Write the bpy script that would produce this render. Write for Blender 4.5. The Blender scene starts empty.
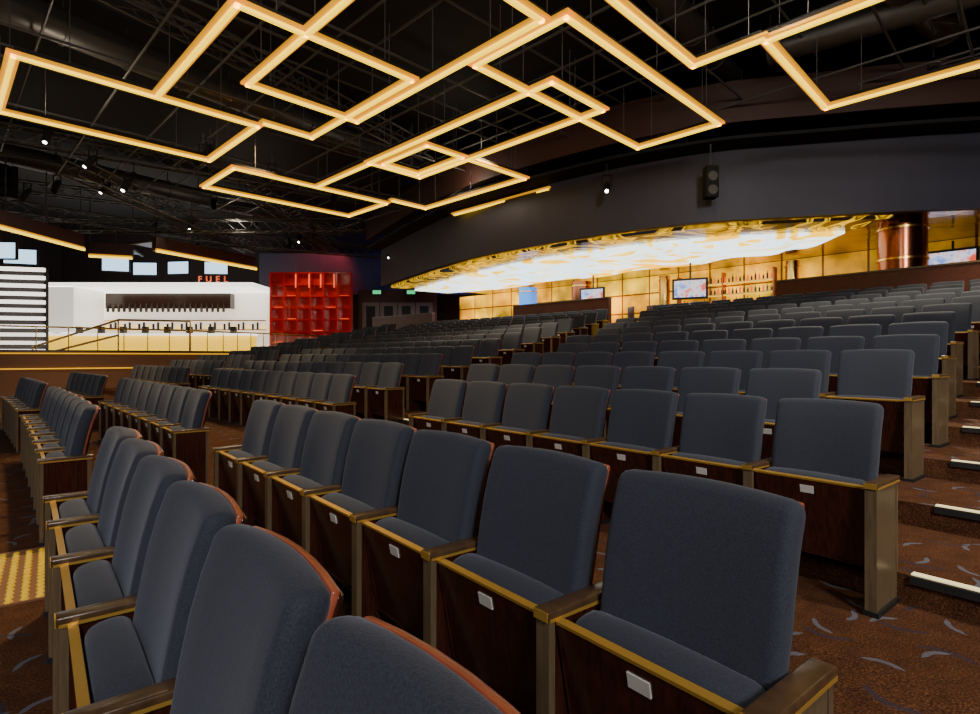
import bpy, bmesh, math, random
from mathutils import Vector, Matrix
random.seed(7)
D = bpy.data
SC = bpy.context.scene
COL = SC.collection

# ------------------------------------------------------------------ materials
def mat(name, col=(.5,.5,.5), rough=.5, metal=0., emis=None, estr=0., spec=.5):
    m = D.materials.new(name); m.use_nodes = True
    b = m.node_tree.nodes['Principled BSDF']
    b.inputs['Base Color'].default_value = (*col, 1)
    b.inputs['Roughness'].default_value = rough
    b.inputs['Metallic'].default_value = metal
    b.inputs['Specular IOR Level'].default_value = spec
    if emis:
        b.inputs['Emission Color'].default_value = (*emis, 1)
        b.inputs['Emission Strength'].default_value = estr
    return m
def N(m, t, **kw):
    n = m.node_tree.nodes.new(t)
    for k, v in kw.items(): setattr(n, k, v)
    return n
def L(m, a, b): m.node_tree.links.new(a, b)
def bsdf(m): return m.node_tree.nodes['Principled BSDF']
def ramp(m, fac, stops):
    r = N(m, 'ShaderNodeValToRGB')
    el = r.color_ramp.elements
    while len(el) < len(stops): el.new(.5)
    for e, (p, c) in zip(el, stops): e.position = p; e.color = (*c, 1)
    L(m, fac, r.inputs[0]); return r
def noise(m, scale, vec=None, detail=3., coord='Object', stretch=None):
    tc = N(m, 'ShaderNodeTexCoord'); n = N(m, 'ShaderNodeTexNoise')
    n.inputs['Scale'].default_value = scale; n.inputs['Detail'].default_value = detail
    src = tc.outputs[coord]
    if stretch:
        mp = N(m, 'ShaderNodeMapping'); mp.inputs['Scale'].default_value = stretch
        L(m, src, mp.inputs[0]); src = mp.outputs[0]
    L(m, src, n.inputs['Vector']); return n
def bump(m, fac, s, dist=.01):
    b = N(m, 'ShaderNodeBump'); b.inputs['Strength'].default_value = s; b.inputs['Distance'].default_value = dist
    L(m, fac, b.inputs['Height']); L(m, b.outputs[0], bsdf(m).inputs['Normal'])

M = {}
# fabric
m = mat('seat_fabric', (.03,.036,.05), .85); n = noise(m, 260, detail=2)
r = ramp(m, n.outputs[0], [(.3,(.010,.013,.023)), (.7,(.026,.032,.053))]); L(m, r.outputs[0], bsdf(m).inputs['Base Color'])
bump(m, n.outputs[0], .35, .003); bsdf(m).inputs['Sheen Weight'].default_value = .14
bsdf(m).inputs['Sheen Roughness'].default_value = .5; bsdf(m).inputs['Sheen Tint'].default_value = (.68,.75,.95,1)
M['fabric'] = m
def wood(name, c1, c2, rough, st=(4,4,40)):
    m = mat(name, c1, rough); n = noise(m, 2.2, stretch=st, detail=5)
    r = ramp(m, n.outputs[0], [(.3,c1),(.7,c2)]); L(m, r.outputs[0], bsdf(m).inputs['Base Color']); return m
M['wood'] = wood('dark_mahogany', (.018,.006,.004), (.052,.014,.009), .2, (30,30,2))
M['edge'] = wood('reddish_wood_edge', (.26,.06,.028), (.38,.095,.045), .35)
M['gold'] = mat('bronze_gold_trim', (.60,.36,.07), .38, .6)
M['arm'] = wood('armrest_oak', (.045,.024,.012), (.09,.05,.024), .28, (4,12,4))
M['post'] = wood('bronze_post', (.09,.064,.036), (.14,.10,.058), .34, (30,30,3))
M['plate'] = mat('seat_number_plate', (.75,.75,.7), .4, .3)
M['steel'] = mat('dark_steel', (.03,.03,.03), .5, .6)
# carpet
m = mat('patterned_carpet', (.1,.03,.015), .95, spec=.15)
tc = N(m, 'ShaderNodeTexCoord')
def math_(m, op, a, b=None, c=None):
    n = N(m, 'ShaderNodeMath', operation=op)
    for i, v in enumerate((a, b, c)):
        if v is None: continue
        if isinstance(v, (int, float)): n.inputs[i].default_value = v
        else: L(m, v, n.inputs[i])
    return n.outputs[0]
sn = N(m, 'ShaderNodeSeparateXYZ'); geo = N(m, 'ShaderNodeNewGeometry'); L(m, geo.outputs['Normal'], sn.inputs[0])
flatmask = math_(m, 'GREATER_THAN', math_(m, 'ABSOLUTE', sn.outputs[2]), .6)
def arcs(m, scale, off, lo, hi):
    mp = N(m, 'ShaderNodeMapping'); mp.inputs['Scale'].default_value = (scale,)*3
    mp.inputs['Location'].default_value = (off, off*1.7, 0)
    L(m, tc.outputs['Object'], mp.inputs[0])
    fl = N(m, 'ShaderNodeVectorMath', operation='MULTIPLY'); fl.inputs[1].default_value = (1,1,0)
    L(m, mp.outputs[0], fl.inputs[0])
    v = N(m, 'ShaderNodeTexVoronoi'); v.voronoi_dimensions = '2D'; v.inputs['Scale'].default_value = 1
    v.inputs['Randomness'].default_value = .6
    L(m, fl.outputs[0], v.inputs['Vector'])
    d = N(m, 'ShaderNodeVectorMath', operation='SUBTRACT'); L(m, fl.outputs[0], d.inputs[0]); L(m, v.outputs['Position'], d.inputs[1])
    sx = N(m, 'ShaderNodeSeparateXYZ'); L(m, d.outputs[0], sx.inputs[0])
    sc = N(m, 'ShaderNodeSeparateColor'); L(m, v.outputs['Color'], sc.inputs[0])
    ang = math_(m, 'MULTIPLY', sc.outputs[0], 6.283)
    dot = math_(m, 'ADD', math_(m, 'MULTIPLY', sx.outputs[0], math_(m, 'COSINE', ang)), math_(m, 'MULTIPLY', sx.outputs[1], math_(m, 'SINE', ang)))
    dist = v.outputs['Distance']
    ring = math_(m, 'MULTIPLY', math_(m, 'GREATER_THAN', dist, lo), math_(m, 'LESS_THAN', dist, hi))
    side = math_(m, 'GREATER_THAN', dot, .22)
    return math_(m, 'MULTIPLY', math_(m, 'MULTIPLY', ring, side), flatmask)
n1 = noise(m, 9, detail=4); n2 = noise(m, 120, detail=2)
r1 = ramp(m, n2.outputs[0], [(.3,(.026,.011,.007)),(.55,(.080,.032,.014)),(.75,(.17,.074,.031))])
mx0 = N(m, 'ShaderNodeMixRGB', blend_type='MULTIPLY'); mx0.inputs[0].default_value = .5
L(m, r1.outputs[0], mx0.inputs[1]); r0 = ramp(m, n1.outputs[0], [(.35,(.55,.45,.45)),(.65,(1.2,1.1,1))]); L(m, r0.outputs[0], mx0.inputs[2])
mx = N(m, 'ShaderNodeMixRGB'); L(m, math_(m,'MULTIPLY',arcs(m, 3.3, 0, .26, .34),.6), mx.inputs[0]); L(m, mx0.outputs[0], mx.inputs[1]); mx.inputs[2].default_value = (.12,.145,.20,1)
mx2 = N(m, 'ShaderNodeMixRGB'); L(m, math_(m,'MULTIPLY',arcs(m, 2.6, 3.3, .28, .35),.6), mx2.inputs[0]); L(m, mx.outputs[0], mx2.inputs[1]); mx2.inputs[2].default_value = (.024,.028,.05,1)
L(m, mx2.outputs[0], bsdf(m).inputs['Base Color']); bump(m, n2.outputs[0], .4, .005)
M['carpet'] = m
M['led'] = mat('led_tube_core', (1,.7,.05), .4, emis=(1,.64,.0), estr=2.5)
M['ledhalo'] = mat('led_halo_housing', (.6,.26,.0), .5, emis=(1,.43,.0), estr=.72)  # side housing glows orange to paint the halo around each tube core
M['black'] = mat('black_paint', (.006,.006,.007), .8)
M['rig'] = mat('rigging_steel', (.10,.095,.09), .5, .4)
M['duct'] = mat('painted_duct', (.10,.095,.09), .45, .5)
M['bulk'] = mat('bulkhead_slate', (.052,.052,.085), .55)
M['bulk2'] = mat('fascia_brown', (.045,.015,.009), .6)
M['redwood'] = wood('red_brown_panel', (.05,.013,.008), (.10,.028,.015), .4)
M['wallbrown'] = mat('brown_plaster', (.2,.09,.04), .55)
M['darkwall'] = mat('dark_wall', (.02,.012,.012), .8)
M['white'] = mat('white_backlit', (.8,.8,.8), .4, emis=(1,.95,.85), estr=2.2)
M['whitewall'] = mat('white_bar_wall', (.75,.75,.70), .4, emis=(1,.93,.80), estr=.85)
M['warmglow'] = mat('amber_glow', (.8,.5,.1), .4, emis=(1,.60,.01), estr=1.7)
M['goldline'] = mat('gold_line_light', (.8,.5,.1), .4, emis=(1,.50,.0), estr=.9)
M['red'] = mat('red_lacquer', (.40,.008,.004), .2, emis=(1,.012,.006), estr=.04)
M['redglow'] = mat('red_glow', (.8,.05,.03), .3, emis=(1,.14,.04), estr=1.1)
M['steps'] = mat('step_nosing_white', (.8,.72,.5), .5, emis=(1,.8,.35), estr=.8)
M['brass'] = mat('brass', (.8,.5,.12), .25, 1.)
M['yellow'] = mat('yellow_stud', (.9,.60,.02), .4, .1)
M['copper'] = mat('copper_clad', (.35,.12,.06), .22, 1.)
M['screen'] = mat('screen_glow', (.3,.4,.5), .3, emis=(.5,.75,1), estr=2.)
M['blue'] = mat('blue_glow', (.1,.3,.8), .4, emis=(.04,.28,1), estr=1.1)
M['green'] = mat('exit_green', (.1,.8,.3), .4, emis=(.1,1,.35), estr=.8)
M['lamp'] = mat('lamp_glow', (1,1,1), .4, emis=(1,.95,.85), estr=20)
M['door'] = mat('grey_door', (.22,.17,.16), .4, .2)
M['bottle'] = mat('dark_bottles', (.03,.015,.01), .15)
m = mat('glass_clear', (.8,.9,.9), .05); bsdf(m).inputs['Alpha'].default_value = .12
M['glass'] = m
m = mat('lit_ceiling_marble', (.9,.8,.6), .3); n = noise(m, .6, detail=5); n.inputs['Distortion'].default_value = 1.6
r = ramp(m, n.outputs[0], [(.36,(1,.45,.0)),(.42,(1,.70,.03)),(.46,(.85,.96,1)),(.60,(.64,.90,1)),(.69,(1,.62,.01))])
L(m, r.outputs[0], bsdf(m).inputs['Emission Color']); bsdf(m).inputs['Emission Strength'].default_value = 2.6
M['litceil'] = m
m = mat('mirror_gold_ceiling', (.42,.32,.22), .14, 1.); n = noise(m, 1.2, detail=3); bump(m, n.outputs[0], .35, .1)
M['mirror'] = m
m = mat('painted_led_reflections', (.08,.05,.02), .2, .6); n = noise(m, .55, detail=2); n.inputs['Distortion'].default_value = 2.2  # LED reflections in the dark ceiling, painted as emissive yellow streaks
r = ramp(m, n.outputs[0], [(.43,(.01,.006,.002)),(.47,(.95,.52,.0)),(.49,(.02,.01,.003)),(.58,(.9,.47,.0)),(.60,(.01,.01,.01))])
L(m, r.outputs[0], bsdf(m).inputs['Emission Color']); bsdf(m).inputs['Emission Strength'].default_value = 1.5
M['ledreflect'] = m
# amber wall with panels
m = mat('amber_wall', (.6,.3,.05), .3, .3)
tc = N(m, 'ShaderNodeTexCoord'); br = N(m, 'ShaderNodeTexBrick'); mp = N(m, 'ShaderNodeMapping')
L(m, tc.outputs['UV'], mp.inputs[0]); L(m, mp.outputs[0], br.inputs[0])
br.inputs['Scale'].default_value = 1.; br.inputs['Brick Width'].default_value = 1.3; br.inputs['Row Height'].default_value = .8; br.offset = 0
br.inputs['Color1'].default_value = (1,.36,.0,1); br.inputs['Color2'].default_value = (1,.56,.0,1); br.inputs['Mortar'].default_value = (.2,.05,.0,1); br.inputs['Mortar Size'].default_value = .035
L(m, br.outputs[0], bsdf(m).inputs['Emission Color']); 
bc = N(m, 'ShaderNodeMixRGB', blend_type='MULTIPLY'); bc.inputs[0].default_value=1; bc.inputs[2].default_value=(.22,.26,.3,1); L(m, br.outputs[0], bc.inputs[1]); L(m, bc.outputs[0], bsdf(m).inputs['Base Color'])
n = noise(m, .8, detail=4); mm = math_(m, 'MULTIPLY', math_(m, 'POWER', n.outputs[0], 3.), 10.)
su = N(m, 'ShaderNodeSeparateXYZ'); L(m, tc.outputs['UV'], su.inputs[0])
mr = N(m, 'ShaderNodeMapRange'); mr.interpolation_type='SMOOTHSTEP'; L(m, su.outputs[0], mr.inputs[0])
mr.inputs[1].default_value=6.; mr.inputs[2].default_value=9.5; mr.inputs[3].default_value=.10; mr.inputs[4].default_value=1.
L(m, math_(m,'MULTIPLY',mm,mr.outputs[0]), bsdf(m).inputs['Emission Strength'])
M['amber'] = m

# ------------------------------------------------------------------ mesh builder
class MB:
    def __init__(s): s.v=[]; s.f=[]; s.mi=[]; s.sm=[]; s.mats=[]
    def m(s, key):
        if key not in s.mats: s.mats.append(key)
        return s.mats.index(key)
    def add(s, vs, fs, key, smooth=False, xf=None):
        o = len(s.v); k = s.m(key)
        for p in vs:
            p = Vector(p)
            if xf is not None: p = xf @ p
            s.v.append(p)
        for f in fs: s.f.append([i+o for i in f]); s.mi.append(k); s.sm.append(smooth)
    def box(s, c, size, key, xf=None, rz=0, rx=0):
        hx,hy,hz = size[0]/2,size[1]/2,size[2]/2
        R = Matrix.Translation(c) @ Matrix.Rotation(rz,4,'Z') @ Matrix.Rotation(rx,4,'X')
        if xf is not None: R = xf @ R
        vs = [(x,y,z) for z in (-hz,hz) for y in (-hy,hy) for x in (-hx,hx)]
        fs = [(0,2,3,1),(4,5,7,6),(0,1,5,4),(2,6,7,3),(0,4,6,2),(1,3,7,5)]
        s.add(vs, fs, key, False, R)
    def bar(s, a, b, w, h, key):
        a=Vector(a); b=Vector(b); d=b-a; ln=d.length
        q = d.to_track_quat('X','Z').to_matrix().to_4x4()
        s.box((0,0,0),(ln,w,h),key,Matrix.Translation((a+b)/2)@q)
    def tube(s, a, b, r, key, seg=10, r2=None, caps=True):
        a=Vector(a); b=Vector(b); d=b-a; r2 = r if r2 is None else r2
        q = Matrix.Translation(a) @ d.to_track_quat('Z','Y').to_matrix().to_4x4(); ln=d.length
        vs=[]; 
        for i in range(seg):
            an=2*math.pi*i/seg; vs.append((r*math.cos(an),r*math.sin(an),0)); vs.append((r2*math.cos(an),r2*math.sin(an),ln))
        fs=[(2*i,2*((i+1)%seg),2*((i+1)%seg)+1,2*i+1) for i in range(seg)]
        s.add(vs,fs,key,True,q)
        if caps:
            s.add(vs,[[2*i for i in range(seg)][::-1],[2*i+1 for i in range(seg)]],key,False,q)
    def rbox(s, c, size, r, key, mid=(4,1,4), k=3, rx=0, fn=None, xf=None):
        h=[x/2 for x in size]; r=min(r,*h)
        T=[]
        for ax in range(3):
            hh=h[ax]; a=[-hh + r*(1-math.cos(i/k*math.pi/2))*1.0 for i in range(k)]
            midv=[-(hh-r)+2*(hh-r)*i/mid[ax] for i in range(mid[ax]+1)]
            T.append(a+midv+[-x for x in a[::-1]])
        vs=[];fs=[];idx={}
        def vert(p):
            key_=tuple(round(x,6) for x in p)
            if key_ in idx: return idx[key_]
            q=[max(-(h[i]-r),min(h[i]-r,p[i])) for i in range(3)]
            d=Vector(p)-Vector(q)
            o=Vector(q)+(d.normalized()*r if d.length>1e-9 else Vector())
            idx[key_]=len(vs); vs.append(o); return idx[key_]
        for ax in range(3):
            u,w=[(1,2),(2,0),(0,1)][ax]
            for sg in (-1,1):
                for i in range(len(T[u])-1):
                    for j in range(len(T[w])-1):
                        q=[]
                        for (a,b) in ((i,j),(i+1,j),(i+1,j+1),(i,j+1)):
                            p=[0,0,0]; p[ax]=sg*h[ax]; p[u]=T[u][a]; p[w]=T[w][b]; q.append(vert(p))
                        if len(set(q))<3: continue
                        fs.append(q if sg>0 else q[::-1])
        if fn: vs=[fn(v) for v in vs]
        R=Matrix.Translation(c)@Matrix.Rotation(rx,4,'X')
        if xf is not None: R=xf@R
        s.add(vs,fs,key,True,R)
    def mesh(s, name):
        me=D.meshes.new(name); me.from_pydata([tuple(v) for v in s.v],[],s.f)
        for k in s.mats: me.materials.append(M[k])
        me.polygons.foreach_set('material_index', s.mi); me.polygons.foreach_set('use_smooth', s.sm)
        me.update(); return me
    def obj(s, name, loc=(0,0,0), rz=0, parent=None):
        o=D.objects.new(name, s.mesh(name)); o.location=loc; o.rotation_euler[2]=rz; COL.objects.link(o)
        if parent: o.parent=parent
        return o

# ------------------------------------------------------------------ row geometry
TH=math.atan(440/560); P=Vector((math.cos(TH),math.sin(TH),0)); Rr=Vector((-math.sin(TH),math.cos(TH),0)); RC=130.
def pt(p,t,z=0):
    ph=t/(RC+p)
    e=P*math.cos(ph)+Rr*math.sin(ph)
    return -P*RC+e*(RC+p)+Vector((0,0,z)), math.atan2(e.y,e.x)-math.pi/2
PITCH=.598
NR=12
ZF=-.05
def p_arm(n): return 3.08+n*1.0
def lev(n): return .10+.15*min(n,3)+.165*max(0,n-3)

# ------------------------------------------------------------------ chair
def chair_mesh(both, endkey='wood'):
    b=MB(); W=PITCH
    sides=[-W/2]+([W/2] if both else [])
    for x in sides:
        sk = endkey if x>0 else 'wood'
        b.box((x,.165,.305),(.042,.27,.60),sk)
        b.box((x,.017,.305),(.050,.024,.61),'post')
        b.box((x,.305,.305),(.050,.024,.60),'post')
        b.box((x,.165,.012),(.07,.33,.024),'steel')
        b.rbox((x,.165,.622),(.060,.335,.030),.007,'arm',mid=(1,3,1),k=2)
        b.box((x,-.001,.622),(.054,.006,.026),'gold')
        for sx in (-1,1): b.box((x+sx*.0295,.165,.612),(.003,.32,.010),'gold')
    wi=W-.07
    rx=math.radians(11)
    cz=.405; cy=.085
    b.rbox((0,cy+.06,cz+.018),(wi,.11,.41),.045,'fabric',mid=(4,1,4),k=3,rx=rx, fn=lambda v: Vector((v.x, v.y*(1+.30*(v.z/.2)*(1 if v.y>0 else 0)), v.z-.01*(v.x/(wi/2))**2)))
    b.box((0,cy-.005,cz),(wi+.004,.022,.40),'wood',rx=rx)
    T=Matrix.Translation((0,cy-.005,cz))@Matrix.Rotation(rx,4,'X')
    b.box((0,-.002,.205),(wi+.008,.024,.010),'gold',T)
    b.box((0,-.002,-.204),(wi+.008,.028,.010),'wood',T)
    for sx in (-1,1): b.box((sx*(wi/2+.003),0,0),(.006,.028,.40),'wood',T)
    b.box((0.0,-.013,.150),(.066,.005,.040),'plate',T)
    b.tube((-W/2,.20,.18),(W/2,.20,.18),.022,'steel',8)
    # back
    rb=-math.radians(10)
    bw=W-.074; bh=.62
    def fb(v):
        s_=v.x/(bw/2)
        y=v.y - .022*s_*s_ + .03*max(0,(v.z/(bh/2)))**2
        x=v.x*(1 - .05*max(0,-v.z/(bh/2)))
        z=v.z - .014*s_*s_*(1 if v.z>bh*.35 else 0)
        return Vector((x,y,z))
    b.rbox((0,.262,.705),(bw,.085,bh),.034,'fabric',mid=(6,1,6),k=4,rx=rb,fn=fb)
    b.rbox((0,.304,.697),(bw-.040,.018,bh-.010),.006,'edge',mid=(6,1,6),k=2,rx=rb,fn=fb)
    b.rbox((0,.316,.693),(bw-.046,.018,bh-.025),.008,'wood',mid=(6,1,6),k=2,rx=rb,fn=fb)
    for sx in (-1,1): b.box((sx*(W/2-.035),.26,.40),(.03,.08,.12),'steel')
    return b.mesh('theater_chair_%s_%s'%(both,endkey))
CM=(chair_mesh(False),chair_mesh(True),chair_mesh(True,'post'))
def block(p,z,t0,t1=None,n=None,first=1):
    if n is None: n=int((t1-t0)/PITCH+.01)
    for i in range(n):
        t=t0+PITCH*(i+.5); loc,a=pt(p,t,z)
        o=D.objects.new('theater_chair',CM[first if i==0 else 0]); o.location=loc; o.rotation_euler[2]=a; COL.objects.link(o)
    return t0+n*PITCH
block(.03,ZF,.27,n=6); block(1.08,0,.54,n=7,first=2)
block(.04,ZF,5.3,n=7); block(1.06,0,6.1,n=8)
block(.04,ZF,10.6,n=6); block(1.06,0,12.4,n=6)
ends=[]
for n in range(NR):
    p=p_arm(n); z=lev(n)
    te=[.98,1.66,1.37,1.44,1.6,1.75,1.8,1.7,1.8,1.9,2.1,2.3][n]
    a1=5.5+.42*(p-3.05)
    e1=block(p,z,te,a1,first=2)
    b0=a1+1.5; b1=13.3+.75*(p-3.05)
    e2=block(p,z,b0,b1)
    tm=min(20+.45*(p-4.05),25)
    c0=b1+1.4
    if tm-c0>1: block(p,z,c0,tm)
    ends.append((te,e1,b0))

# ------------------------------------------------------------------ floor & tiers
b=MB(); b.box((-3,12.,-.15),(46,44,.2),'carpet'); b.obj('floor')
EDGE=.70
prof=[(.50,ZF),(.90,.0),(1.9,.0),(2.6,.10)]
for n in range(1,NR):
    pe=p_arm(n)-EDGE; prof+= [(pe,lev(n-1)),(pe,lev(n))]
prof+=[(20.6,lev(NR-1))]
b=MB(); ts=[-6+i*1.0 for i in range(0,33)]
vs=[];fs=[]
for i,t in enumerate(ts):
    for (p,z) in prof: vs.append(pt(p,t,z)[0])
k=len(prof)
for i in range(len(ts)-1):
    for j in range(k-1): fs.append((i*k+j,(i)*k+j+1,(i+1)*k+j+1,(i+1)*k+j))
b.add(vs,fs,'carpet'); b.obj('floor_seating_tiers')
# nosings
for n in range(1,NR):
    pe=p_arm(n)-EDGE; z=lev(n); te,e1,b0=ends[n]
    tn=.90+.14*(n-1)
    for (ta,tb) in ((tn-1.2,tn),(e1+.15,b0-.15)):
        b=MB()
        a=pt(pe,ta,z)[0]; c=pt(pe,tb,z)[0]
        b.bar(a+Vector((0,0,-.018)),c+Vector((0,0,-.018)),.04,.04,'black')
        o=P*.025
        b.bar(a+o+Vector((0,0,.004)),c+o+Vector((0,0,.004)),.045,.009,'steps')
        b.obj('stair_nosing')
# tactile pads
def pad(x,y,w,d,rz):
    b=MB(); b.box((0,0,.006),(w,d,.012),'wallbrown')
    nx=int(w/.07); ny=int(d/.07)
    for i in range(nx):
        for j in range(ny):
            X=-w/2+.035+i*.07; Y=-d/2+.035+j*.07
            b.tube((X,Y,.012),(X,Y,.024),.023,'yellow',8,r2=.015)
    b.obj('tactile_warning_pad',(x,y,ZF),rz)
pad(-3.24,3.38,1.2,1.10,TH)
pad(-7.3,7.3,1.2,.9,TH)

# ------------------------------------------------------------------ room shell
b=MB(); b.box((-3,12.,9.1),(46,44,.2),'black'); b.obj('ceiling')
b=MB(); b.box((-3,34.1,4.5),(46,.2,9),'darkwall'); b.obj('wall_back')
b=MB(); b.box((-26.1,12,4.5),(.2,44,9),'darkwall'); b.obj('wall_left')
b=MB(); b.box((20.1,12,4.5),(.2,44,9),'darkwall'); b.obj('wall_right')
b=MB(); b.box((-3,-10.1,4.5),(46,.2,9),'darkwall'); b.obj('wall_front')

def smooth(pts,seg=6):
    out=[]
    Pn=[Vector((*p,0)) for p in pts]
    for i in range(len(Pn)-1):
        p0=Pn[max(0,i-1)];p1=Pn[i];p2=Pn[i+1];p3=Pn[min(len(Pn)-1,i+2)]
        for s_ in range(seg):
            t=s_/seg
            out.append(.5*((2*p1)+(-p0+p2)*t+(2*p0-5*p1+4*p2-p3)*t*t+(-p0+3*p1-3*p2+p3)*t**3))
    out.append(Pn[-1]); return out
def offset(c,d):
    o=[]
    for i,p in enumerate(c):
        a=c[max(0,i-1)];q=c[min(len(c)-1,i+1)]; tn=(q-a).normalized(); o.append(p+Vector((-tn.y,tn.x,0))*d)
    return o
def ribbon(b,c,z0,z1,th,key,shift=0):
    c0=offset(c,shift); c1=offset(c,shift+th); n=len(c0); vs=[];fs=[]
    for i in range(n):
        vs+= [c0[i]+Vector((0,0,z0)),c0[i]+Vector((0,0,z1)),c1[i]+Vector((0,0,z1)),c1[i]+Vector((0,0,z0))]
    for i in range(n-1):
        a=4*i; 
        for j in range(4): fs.append((a+j,a+4+j,a+4+(j+1)%4,a+(j+1)%4))
    fs.append((0,1,2,3)); fs.append((4*n-1,4*n-2,4*n-3,4*n-4))
    b.add(vs,fs,key)
BK=smooth([(19.5,11.6),(11.1,12.65),(7.4,13.4),(5.25,14.0),(3.0,15.4),(.32,17.9),(-1.9,21.),(-4.95,26.4)])
b=MB(); ribbon(b,BK,4.66,6.35,.2,'bulk',0); b.obj('curved_bulkhead')
b=MB(); ribbon(b,BK,6.75,7.7,.2,'bulk2',.7); ribbon(b,BK,6.36,6.44,.9,'black',0); b.obj('upper_ceiling_fascia')

def sweep_wall(name,p,t0,t1,z0,z1,key,th=.12,parent=None,capkey=None):
    b=MB(); n=max(2,int(abs(t1-t0)))
    vs=[];fs=[]
    for i in range(n+1):
        t=t0+(t1-t0)*i/n
        for (pp,z) in ((p,z0),(p,z1),(p+th,z1),(p+th,z0)): vs.append(pt(pp,t,z)[0])
    for i in range(n):
        a=4*i
        for j in range(4): fs.append((a+j,a+4+j,a+4+(j+1)%4,a+(j+1)%4))
    fs.append((0,1,2,3)); fs.append((4*n+3,4*n+2,4*n+1,4*n))
    b.add(vs,fs,key)
    if capkey:
        for i in range(n):
            ta=t0+(t1-t0)*i/n; tb=t0+(t1-t0)*(i+1)/n
            b.bar(pt(p+th/2,ta,z1+.02)[0],pt(p+th/2,tb,z1+.02)[0],th+.06,.04,capkey)
    o=b.obj(name)
    uv=o.data.uv_layers.new(name='UVMap')
    for li,lp in enumerate(o.data.loops):
        co=o.data.vertices[lp.vertex_index].co; uv.data[li].uv=(co.x*Rr.x+co.y*Rr.y, co.z)
    return o
LV=lev(NR-1)
sweep_wall('wall_lounge',20.4,-4,26,LV,4.7,'amber')
for (a,c) in ((2.0,6.9),(12.2,16.6),(21.5,26)): sweep_wall('low_partition_wall',15.1,a,c,LV,3.3,'redwood',.14,capkey='post')
c1=offset(BK,-.2); n=len(c1)
b=MB(); vs=[];fs=[]
for q in c1:
    t=q.dot(Rr); far=pt(20.6,t,0)[0]
    vs+= [Vector((q.x,q.y,4.72)),Vector((far.x,far.y,4.72)),Vector((q.x,q.y,4.9)),Vector((far.x,far.y,4.9))]
for i in range(n-1):
    a=4*i; fs+= [(a,a+1,a+5,a+4),(a+2,a+6,a+7,a+3)]
b.add(vs,fs,'mirror'); b.obj('ceiling_lounge')
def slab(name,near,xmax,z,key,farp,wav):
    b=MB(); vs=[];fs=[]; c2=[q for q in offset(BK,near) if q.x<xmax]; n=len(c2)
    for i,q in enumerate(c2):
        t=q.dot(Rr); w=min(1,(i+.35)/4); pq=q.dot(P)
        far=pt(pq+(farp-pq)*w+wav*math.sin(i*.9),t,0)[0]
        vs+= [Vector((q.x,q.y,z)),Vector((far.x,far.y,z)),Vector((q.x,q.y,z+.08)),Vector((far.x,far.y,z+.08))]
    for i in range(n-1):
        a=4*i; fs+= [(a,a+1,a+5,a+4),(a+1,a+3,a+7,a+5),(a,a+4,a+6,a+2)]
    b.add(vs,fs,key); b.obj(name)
slab('painted_reflection_band',-.3,9.9,4.62,'ledreflect',16.8,.2)  # band behind the bulkhead carrying the painted LED reflections
slab('illuminated_ceiling_panel',-1.5,9.4,4.55,'litceil',17.9,.25)
def column(name,x,y,r,z0,z1,key,rings=3):
    b=MB(); b.tube((0,0,0),(0,0,z1-z0),r,key,28)
    for i in range(rings): 
        zz=(z1-z0)*(.12+.8*i/max(1,rings-1)); b.tube((0,0,zz),(0,0,zz+.05),r+.03,'brass',28)
    b.tube((0,0,0),(0,0,.15),r+.06,'wood',28)
    b.obj(name,(x,y,z0))
column('copper_column',10.3,14.0,.52,LV,4.72,'copper',4)
column('copper_column',15.5,13.6,.5,LV,4.72,'copper',4)
q=pt(18.5,16.2)[0]; column('lounge_pillar',q.x,q.y,.42,LV,4.5,'copper',2)
q=pt(18.5,19.2)[0]; column('lit_blue_pillar',q.x,q.y,.42,LV,4.5,'blue',2)
q=pt(20.05,8.6)[0]; column('lounge_pillar',q.x,q.y,.22,LV,4.6,'brass',2)
q=pt(20.05,13.4)[0]; column('lounge_pillar',q.x,q.y,.22,LV,4.6,'brass',2)
m=mat('tv_picture',(.1,.1,.1),.3); n_=noise(m,3.5,detail=2)
r=ramp(m,n_.outputs[0],[(.35,(.05,.2,.8)),(.5,(.8,.8,.9)),(.65,(.9,.08,.03))]); L(m,r.outputs[0],bsdf(m).inputs['Emission Color']); bsdf(m).inputs['Emission Strength'].default_value=1.3
M['tv']=m
def tv(p,t,z,w,h,rot=0):
    b=MB(); b.rbox((0,0,0),(w+.14,.07,h+.14),.015,'black',mid=(1,1,1),k=2); b.box((0,-.038,0),(w,.004,h),'tv')
    b.box((0,.06,0),(.3,.08,.2),'steel'); b.tube((0,.09,0),(0,.09,4.5-z),.03,'steel')
    l,a=pt(p,t,z); b.obj('wall_television',l,a+rot)
tv(17.2,10.6,3.62,1.0,.56,.35); tv(19.3,4.2,3.9,1.0,.6); tv(17.2,14.6,3.7,.9,.5,.2)
# back-bar bottle shelf
b=MB(); l,a=pt(20.05,11.,LV)
for j in range(3):
    b.box((0,.05,1.35+j*.42),(3.6,.26,.04),'brass'); b.box((0,-.05,1.32+j*.42),(3.5,.03,.02),'warmglow')
    for i in range(26):
        x=-1.7+i*.136; hh=.2+.05*((i*5+j)%3); k_='bottle' if (i+j)%3 else 'redglow'
        b.tube((x,.02,1.37+j*.42),(x,.02,1.37+j*.42+hh*.7),.035,k_,8); b.tube((x,.02,1.37+j*.42+hh*.7),(x,.02,1.37+j*.42+hh),.014,k_,6)
for x in (-1.8,0,1.8): b.box((x,.05,1.3),(.05,.28,2.6),'copper')
b.obj('backbar_bottle_shelf',l,a)
b=MB(); l,a=pt(18.6,9.5,LV)
b.box((0,0,.55),(7,.7,1.1),'redwood'); b.box((0,-.05,1.13),(7.2,.9,.06),'wood')
for i in range(12): b.box((-3.2+i*.58,-.37,.6),(.4,.02,.8),'warmglow')
b.obj('lounge_bar_counter',l,a)
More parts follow.
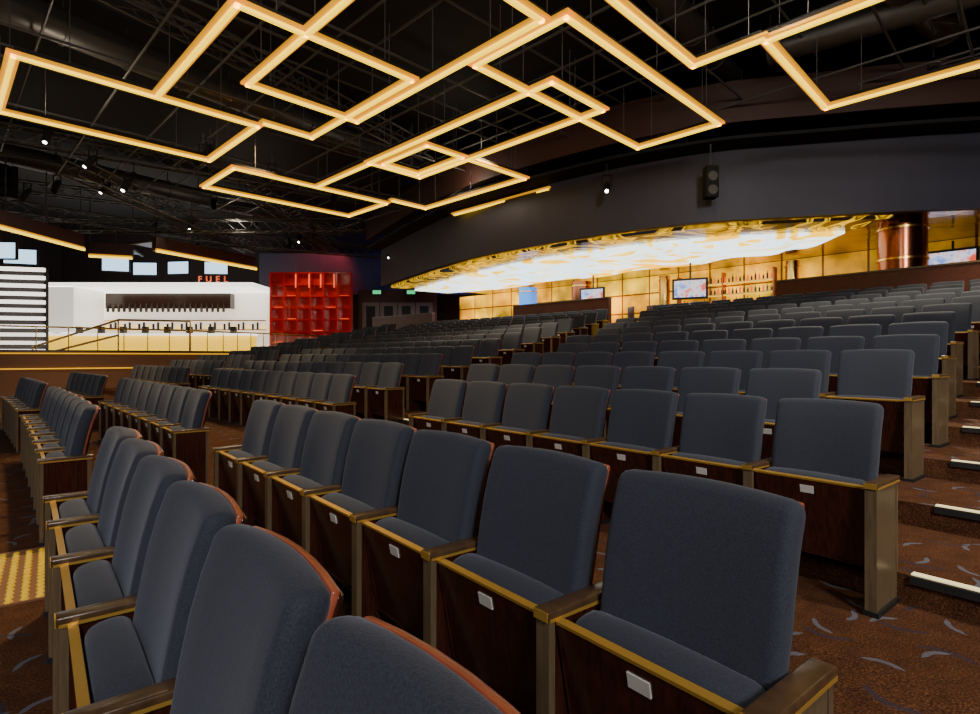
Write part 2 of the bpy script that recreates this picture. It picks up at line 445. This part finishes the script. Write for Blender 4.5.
for i in range(7):
    b=MB(); b.tube((0,0,0),(0,0,.04),.22,'steel',16); b.tube((0,0,.04),(0,0,.72),.03,'steel',8); b.rbox((0,0,.77),(.4,.4,.1),.04,'redwood',mid=(1,1,1),k=2)
    b.rbox((0,.19,1.0),(.4,.05,.4),.02,'redwood',mid=(1,1,1),k=2); b.tube((-.15,.18,.75),(-.15,.19,1.),.012,'brass',6); b.tube((.15,.18,.75),(.15,.19,1.),.012,'brass',6)
    l,a=pt(16.4,7.6+i*.75,LV); b.obj('bar_stool',l,a+random.uniform(2.6,3.6))

# ------------------------------------------------------------------ LED ceiling lights
U=Vector((1,1,0))/math.sqrt(2); V=Vector((-1,1,0))/math.sqrt(2); ZL=6.2
def ab(a,c,z=ZL): return U*a+V*c+Vector((0,0,z))
def ledrun(name,pts,closed):
    b=MB(); n=len(pts); w=.035
    R_=range(n if closed else n-1)
    for i in R_:
        A=pts[i]; B=pts[(i+1)%n]
        pa=ab(*A); pb=ab(*B); d=(pb-pa).normalized()
        b.bar(pa-d*w,pb+d*w,.07,.045,'led')
        b.bar(pa-d*(w+.06)+Vector((0,0,.047)),pb+d*(w+.06)+Vector((0,0,.047)),.19,.045,'ledhalo')
        b.bar(pa+Vector((0,0,.105)),pb+Vector((0,0,.105)),.12,.07,'black')
        k=max(1,int((pb-pa).length/2))
        for j in range(k+1):
            q=pa.lerp(pb,(j+.3)/(k+.6)); b.tube(q+Vector((0,0,.14)),q+Vector((0,0,1.3)),.008,'rig',6)
    b.obj(name)
def rect(a0,a1,c0,c1): ledrun('led_ceiling_light',[(a0,c0),(a1,c0),(a1,c1),(a0,c1)],True)
rect(.95,4.9,11.85,14.75)
ledrun('led_ceiling_light',[(3.0,11.75),(3.0,7.95),(6.0,7.95),(6.0,11.6),(4.95,11.6)],False)
rect(4.02,6.25,5.2,10.15)
rect(6.45,11.67,4.9,6.8)
rect(7.8,9.4,6.25,12.1)
rect(8.1,9.2,10.15,11.9)
ledrun('led_ceiling_light',[(7.85,12.1),(7.85,14.8)],False)
ledrun('led_ceiling_light',[(9.45,10.15),(11.5,10.15),(11.5,14.5),(10.2,14.5)],False)
rect(5.55,10.25,14.9,17.15)
ledrun('led_ceiling_light',[(12.7,10.3),(12.7,14.4)],False)
ledrun('led_ceiling_light',[(3.5,4.22),(9.03,4.22),(9.03,3.12)],False)
rect(9.12,12.4,-2.,3.1)

# ------------------------------------------------------------------ rigging
b=MB()
def clipbar(A,B):
    ins=[i for i in range(101) if -25<A.lerp(B,i/100).x<19.5 and -9.5<A.lerp(B,i/100).y<32]
    if len(ins)>2: b.tube(A.lerp(B,ins[0]/100),A.lerp(B,ins[-1]/100),.026,'rig',6)
for i in range(22):
    a=-2+i*1.25+random.uniform(-.2,.2); z=7.1+.25*(i%4); clipbar(ab(a,-4,z),ab(a,24,z))
for i in range(20):
    c=-3+i*1.35+random.uniform(-.2,.2); z=7.25+.3*(i%3); clipbar(ab(-4,c,z),ab(22,c,z))
b.obj('rigging_pipe_grid')
def truss(A,B,s_=.4):
    b=MB(); A=Vector(A);B=Vector(B); d=(B-A); ln=d.length; d.normalize(); sd=Vector((-d.y,d.x,0))*s_/2; up=Vector((0,0,s_/2))
    cs=[sd+up,sd-up,-sd-up,-sd+up]
    for c in cs: b.tube(A+c,B+c,.03,'rig',6)
    k=int(ln/.5)
    for i in range(k):
        p0=A+d*(i*ln/k); p1=A+d*((i+1)*ln/k)
        for j in range(4): b.tube(p0+cs[j],p1+cs[(j+1)%4],.015,'rig',5,caps=False)
    b.obj('lighting_truss')
truss((-16,13,7.4),(-1,24,7.4)); truss((-20,20,7.8),(-4,29,7.8)); truss((-14,24,6.6),(-5,28.5,6.6),.5); truss((-9,6,7.9),(-2,18,7.9))
truss((2,4,8.),(9,11,8.)); truss((-22,16,6.9),(-12,27,6.9)); truss((-4,26,7.2),(5,17,7.6)); truss((6,3,7.9),(16,9,7.9))
truss((-12,16,6.8),(-12,28,6.8),.5); truss((-8,18,7.0),(-8,29,7.0),.5); truss((-19,22,6.5),(-5,22,6.5),.45)
for (A,B,r_) in (((3,7,8.2),(9.5,11.7,8.2),.33),((9,5,8.1),(14,10,8.1),.3),((-3,3,8.3),(6,14,8.3),.28),((-12,8,8.4),(-2,22,8.4),.35),((-20,14,8.2),(-8,30,8.2),.35),((0,8,8.),(10,3,8.),.25),((6,12,7.9),(14,6,7.9),.28)):
    b=MB(); A=Vector(A);B=Vector(B); b.tube(A,B,r_,'duct',20)
    k=int((B-A).length/1.2)
    for i in range(k+1):
        q=A.lerp(B,i/k); d=(B-A).normalized()*.03; b.tube(q-d,q+d,r_+.03,'duct',20)
        b.box(q+Vector((0,0,r_+.25)),(.03,.03,.5),'rig')
    b.obj('ventilation_duct')
def spot_fix(x,y,z,aim,glow=True):
    b=MB(); a=Vector(aim).normalized()
    b.tube((0,0,0),a*.32,.09,'black',14); b.tube(-a*.12,(0,0,0),.06,'black',12)
    b.tube(a*.322,a*.328,.045,'lamp' if glow else 'black',12)
    for s_ in (-1,1): b.box((s_*.11,0,.12),(.015,.04,.28),'black')
    b.box((0,0,.26),(.25,.04,.02),'black'); b.tube((0,0,.26),(0,0,.55),.015,'rig',6)
    b.obj('stage_spotlight',(x,y,z))
for i in range(26):
    x=random.uniform(-16,-3); y=random.uniform(14,26); z=random.uniform(5.9,7.2)
    spot_fix(x,y,z,(random.uniform(-.5,.5),-.6,-1),i%3==0)
for (x,y,z) in ((3.0,14.4,5.75),(9.5,12,7.5),(6.2,8.5,7.2),): spot_fix(x,y,z,(-.2,-1,-.9),True)
b=MB(); b.rbox((0,0,0),(.3,.28,.75),.03,'black',mid=(1,1,1),k=2)
for zz in (-.2,.12): b.tube((0,-.14,zz),(0,-.155,zz),.11,'rig',18)
b.tube((0,0,.37),(0,0,1.),.02,'rig',6); b.obj('hanging_loudspeaker',(5.2,13.2,5.45))
b=MB(); b.rbox((0,0,0),(.4,.4,1.2),.03,'black',mid=(1,1,1),k=2)
for zz in (-.35,0,.35): b.tube((0,-.2,zz),(0,-.22,zz),.14,'rig',18)
b.tube((0,0,.6),(0,0,1.8),.02,'rig',6); b.obj('hanging_loudspeaker',(-17.2,20,7.6))

# ------------------------------------------------------------------ left concourse and bar
WL=smooth([(-26,12.),(-20,15.),(-15,18.5),(-11.5,21.5),(-9.3,24.5),(-7.6,28.),(-7.0,30)])
b=MB(); ribbon(b,WL,0,1.52,.2,'wallbrown',0); ribbon(b,WL,1.52,1.58,.26,'arm',.03)
cc=offset(WL,-.05)
for i in range(len(cc)-1):
    for zz in (1.46,.95): b.tube(cc[i]+Vector((0,0,zz)),cc[i+1]+Vector((0,0,zz)),.022,'goldline',6)
b.obj('curved_balcony_wall')
b=MB(); vs=[];fs=[]; n=len(WL)
for q in WL: vs+= [Vector((q.x,q.y,1.2)),Vector((q.x,33.9,1.2))]
for i in range(n-1): a=2*i; fs.append((a,a+2,a+3,a+1))
b.add(vs,fs,'wallbrown'); b.obj('floor_concourse')
b=MB(); cc=offset(WL,.12)
for i in range(8,len(cc)-1):
    A=cc[i];B=cc[i+1]; b.tube(A+Vector((0,0,2.35)),B+Vector((0,0,2.35)),.03,'brass',8)
    b.tube(A+Vector((0,0,1.58)),A+Vector((0,0,2.35)),.018,'brass',6)
    b.bar(A+Vector((0,0,1.95)),B+Vector((0,0,1.95)),.012,.66,'glass')
b.obj('glass_balustrade')
b=MB(); pts_=[(-16.5,20.2,1.7),(-14.6,22,2.8),(-12.2,22.8,2.8)]
for i in range(2): b.tube(pts_[i],pts_[i+1],.04,'brass',8)
for (x,y,z) in pts_: b.tube((x,y,1.2),(x,y,z),.03,'brass',8)
b.tube((-16.5,20.2,1.35),(-14.6,22,2.2),.04,'brass',8); b.obj('stair_handrail')

# bar
b=MB()
b.box((0,1.2,1.85),(10.6,.15,3.7),'whitewall')
b.box((0,-1.2,.6),(10.8,.6,1.2),'warmglow'); b.box((0,-1.3,1.25),(10.9,.9,.1),'white')
b.box((0,-.2,3.72),(10.9,2.6,.22),'white')
b.box((-4.4,-.4,2.5),(2.0,2.2,2.3),'whitewall')
b.box((0.2,.6,3.1),(6.6,.5,.8),'bottle')
for i in range(22): 
    x=-2.9+i*.29; b.tube((x,.25,2.5),(x,.25,2.8),.07,'bottle',8); b.tube((x,.25,2.8),(x,.25,2.95),.03,'bottle',6)
for zz in (1.6,2.1): b.box((0,1.0,zz),(10.3,.3,.05),'brass')
for i in range(40):
    x=-5+i*.255; b.tube((x,.95,1.63),(x,.95,1.63+.22+.08*((i*7)%3)),.06,'bottle' if i%3 else 'warmglow',8)
for i in range(9): b.box((-4.4+i*1.1,-1.25,1.48),(.25,.2,.35),'steel')
b.obj('illuminated_bar',(-17.2,29.2,1.2))
cu=D.curves.new('bar_sign_text','FONT'); cu.body='FUEL'; cu.size=.42; cu.extrude=.03; cu.space_character=1.9; cu.materials.append(M['redglow'])
o=D.objects.new('bar_sign_letters',cu); o.location=(-14.4,27.6,5.04); o.rotation_euler=(math.pi/2,0,0); COL.objects.link(o)
def canopy(name,A,B,zb,depth=.5):
    A=Vector((*A,zb)); B=Vector((*B,zb)); d=(B-A).normalized(); nrm=Vector((d.y,-d.x,0))
    if nrm.dot(-A)<0: nrm=-nrm
    b=MB(); up=Vector((0,0,1))
    b.bar(A+up*.30,B+up*.30,.25,.55,'redwood'); b.bar(A+nrm*.14,B+nrm*.14,.08,.08,'led'); b.bar(A+nrm*.12+up*.06,B+nrm*.12+up*.06,.10,.08,'ledhalo')
    k=int((B-A).length/2)+1
    for i in range(k+1):
        q=A.lerp(B,i/k); b.tube(q+up*.5,q+up*2.4,.02,'rig',6); b.bar(q+up*.4,q+up*.4-nrm*1.6,.08,.08,'rig')
    b.bar(A+up*.45-nrm*.8,B+up*.45-nrm*.8,1.5,.05,'redwood')
    b.obj(name)
canopy('side_canopy',(-15.5,13),(-15.5,21.2),5.4)
canopy('bar_canopy',(-16.0,22.4),(-14.6,22.9),5.35)
canopy('bar_canopy',(-13.2,22.0),(-11.2,26.6),5.5)
# red lattice wall
b=MB(); b.box((0,.25,2.2),(4.2,.1,4.4),'red')
for i in range(7): b.box((-2.1+i*.7,0,2.2),(.09,.5,4.4),'red')
for j in range(8): b.box((0,0.02,.05+j*.62),(4.2,.46,.07),'red')
for (i,j) in ((0,1),(1,3),(1,5),(2,0),(3,2),(4,4),(5,3),(5,0),(0,4),(4,6),(5,5),(5,1)):
    b.box((-2.1+(i+.5)*.7,.15,.12+j*.62),(.58,.06,.03),'redglow')
b.obj('red_lattice_shelf_wall',(-9.5,29.8,1.4))
for x in (-10.1,-9.4,-8.8,-8.1):
    b=MB(); b.tube((0,0,-.35),(0,0,.35),.035,'redglow',8); b.tube((0,0,.35),(0,0,.8),.01,'rig',5); b.obj('red_pendant_light',(x,29.1,5.3))
b=MB(); b.box((0,.1,1.5),(4.4,.15,3.2),'redwood')
for i in range(4):
    b.box((-1.5+i,0,1.2),(.94,.06,2.4),'door'); b.box((-1.5+i,-.04,1.6),(.5,.02,1.2),'steel'); b.tube((-1.15+i,-.09,.9),(-1.15+i,-.09,1.4),.02,'brass',8)
b.obj('door_1',(-5.2,31.5,2.0))
b=MB(); b.box((0,.1,.4),(9,4,.8),'wallbrown'); b.obj('floor_door_landing',(-5.2,32,1.2))
for x in (-6.3,-4.4):
    b=MB(); b.box((0,0,0),(.45,.08,.2),'green'); b.box((0,.03,0),(.5,.06,.25),'black'); b.obj('exit_sign',(x,31.2,4.95))
b=MB()
b.box((0,.3,1.9),(5.5,.1,3.8),'darkwall')
for j in range(11): b.box((0,0,.25+j*.35),(5.5,.18,.15),'white')
for i in range(4): b.box((-2.6+i*1.75,.15,1.9),(.06,.1,3.8),'steel')
b.obj('lit_louvre_wall',(-21.9,23.5,1.35),.25)
for (x,y,z) in ((-16.3,24.4,5.35),(-15.5,25.2,5.3),(-14.0,25.2,5.35),(-12.5,25.6,5.4),(-16.8,18.0,4.85),(-16.6,19.0,4.95),(-17.6,21,5.1)):
    b=MB(); b.rbox((0,0,0),(1.1,.1,.62),.02,'black',mid=(1,1,1),k=2); b.box((0,-.053,0),(1.0,.004,.53),'screen'); b.tube((0,0,.31),(0,0,1.6),.02,'rig',6)
    b.obj('hanging_monitor',(x,y,z),random.uniform(-.25,.35))
b=MB(); b.box((0,0,0),(14,.1,2.4),'bulk'); b.obj('upper_wall_panel',(-6.5,32.8,6.2))

# ------------------------------------------------------------------ lights
def area(name,loc,tgt,size,e,col):
    l=D.lights.new(name,'AREA'); l.size=size; l.energy=e; l.color=col
    o=D.objects.new(name,l); o.location=loc; o.rotation_euler=(Vector(tgt)-Vector(loc)).to_track_quat('-Z','Y').to_euler(); COL.objects.link(o)
area('seat_fill_light',(-6,-5,6.5),(1.5,7,.5),3.,230,(1,.95,.9))  # added unseen area lights behind the camera, brightening the seats
area('seat_fill_light',(3,-7,6.8),(8,12,1.8),2.,1100,(1,.95,.9))
def spotl(loc,tgt,e,col,ang=75):
    l=D.lights.new('downlight','SPOT'); l.energy=e; l.color=col; l.spot_size=math.radians(ang); l.spot_blend=.6; l.shadow_soft_size=.2
    o=D.objects.new('downlight',l); o.location=loc; o.rotation_euler=(Vector(tgt)-Vector(loc)).to_track_quat('-Z','Y').to_euler(); COL.objects.link(o)
spotl((3.8,.8,7),(3.6,2.2,0),1200,(1,.87,.66),60); spotl((-3,7,7.),(-3,6,0),1700,(1,.72,.36)); spotl((6,9,7.),(6,8,0),2400,(1,.87,.6))
spotl((-6,15,7),(-7,13,0),1900,(1,.72,.36)); spotl((0,14,7),(0,13,0),2400,(1,.82,.5)); spotl((-13,15,7),(-12,16,0),1700,(1,.68,.34))
spotl((10,9,6.5),(9.5,10,1),1800,(1,.85,.56)); spotl((-1,19,6.5),(-1,20,1),1800,(1,.8,.5)); spotl((3.5,3,7),(3.5,5.,0),700,(1,.9,.75),50)
spotl((-1,31,8.3),(-4,32.6,6),700,(.12,.2,1),110); spotl((-9,31,8.4),(-10,32.6,6),400,(1,.1,.1),100)
spotl((-9.5,27,7),(-9.5,29.8,3.5),450,(1,.6,.4),70)
for (x,y) in ((-9,12),(-3,6),(4,8),(-10,22),(9,7),(-1,17)):  # added point lights without fixtures, brightening the ceiling rigging
    l=D.lights.new('rigging_fill_light','POINT'); l.energy=55; l.color=(1,.85,.65); l.shadow_soft_size=.15
    o=D.objects.new('rigging_fill_light',l); o.location=(x,y,6.7); COL.objects.link(o)
w=D.worlds.new('World'); SC.world=w; w.use_nodes=True
w.node_tree.nodes['Background'].inputs[0].default_value=(1,.8,.6,1); w.node_tree.nodes['Background'].inputs[1].default_value=.02

cam=D.cameras.new('Camera'); cam.lens=560/980*36; cam.sensor_width=36; cam.clip_start=.02; cam.clip_end=200
co=D.objects.new('Camera',cam); co.location=(0,0,1.34); co.rotation_euler=(math.pi/2,0,0); COL.objects.link(co); SC.camera=co
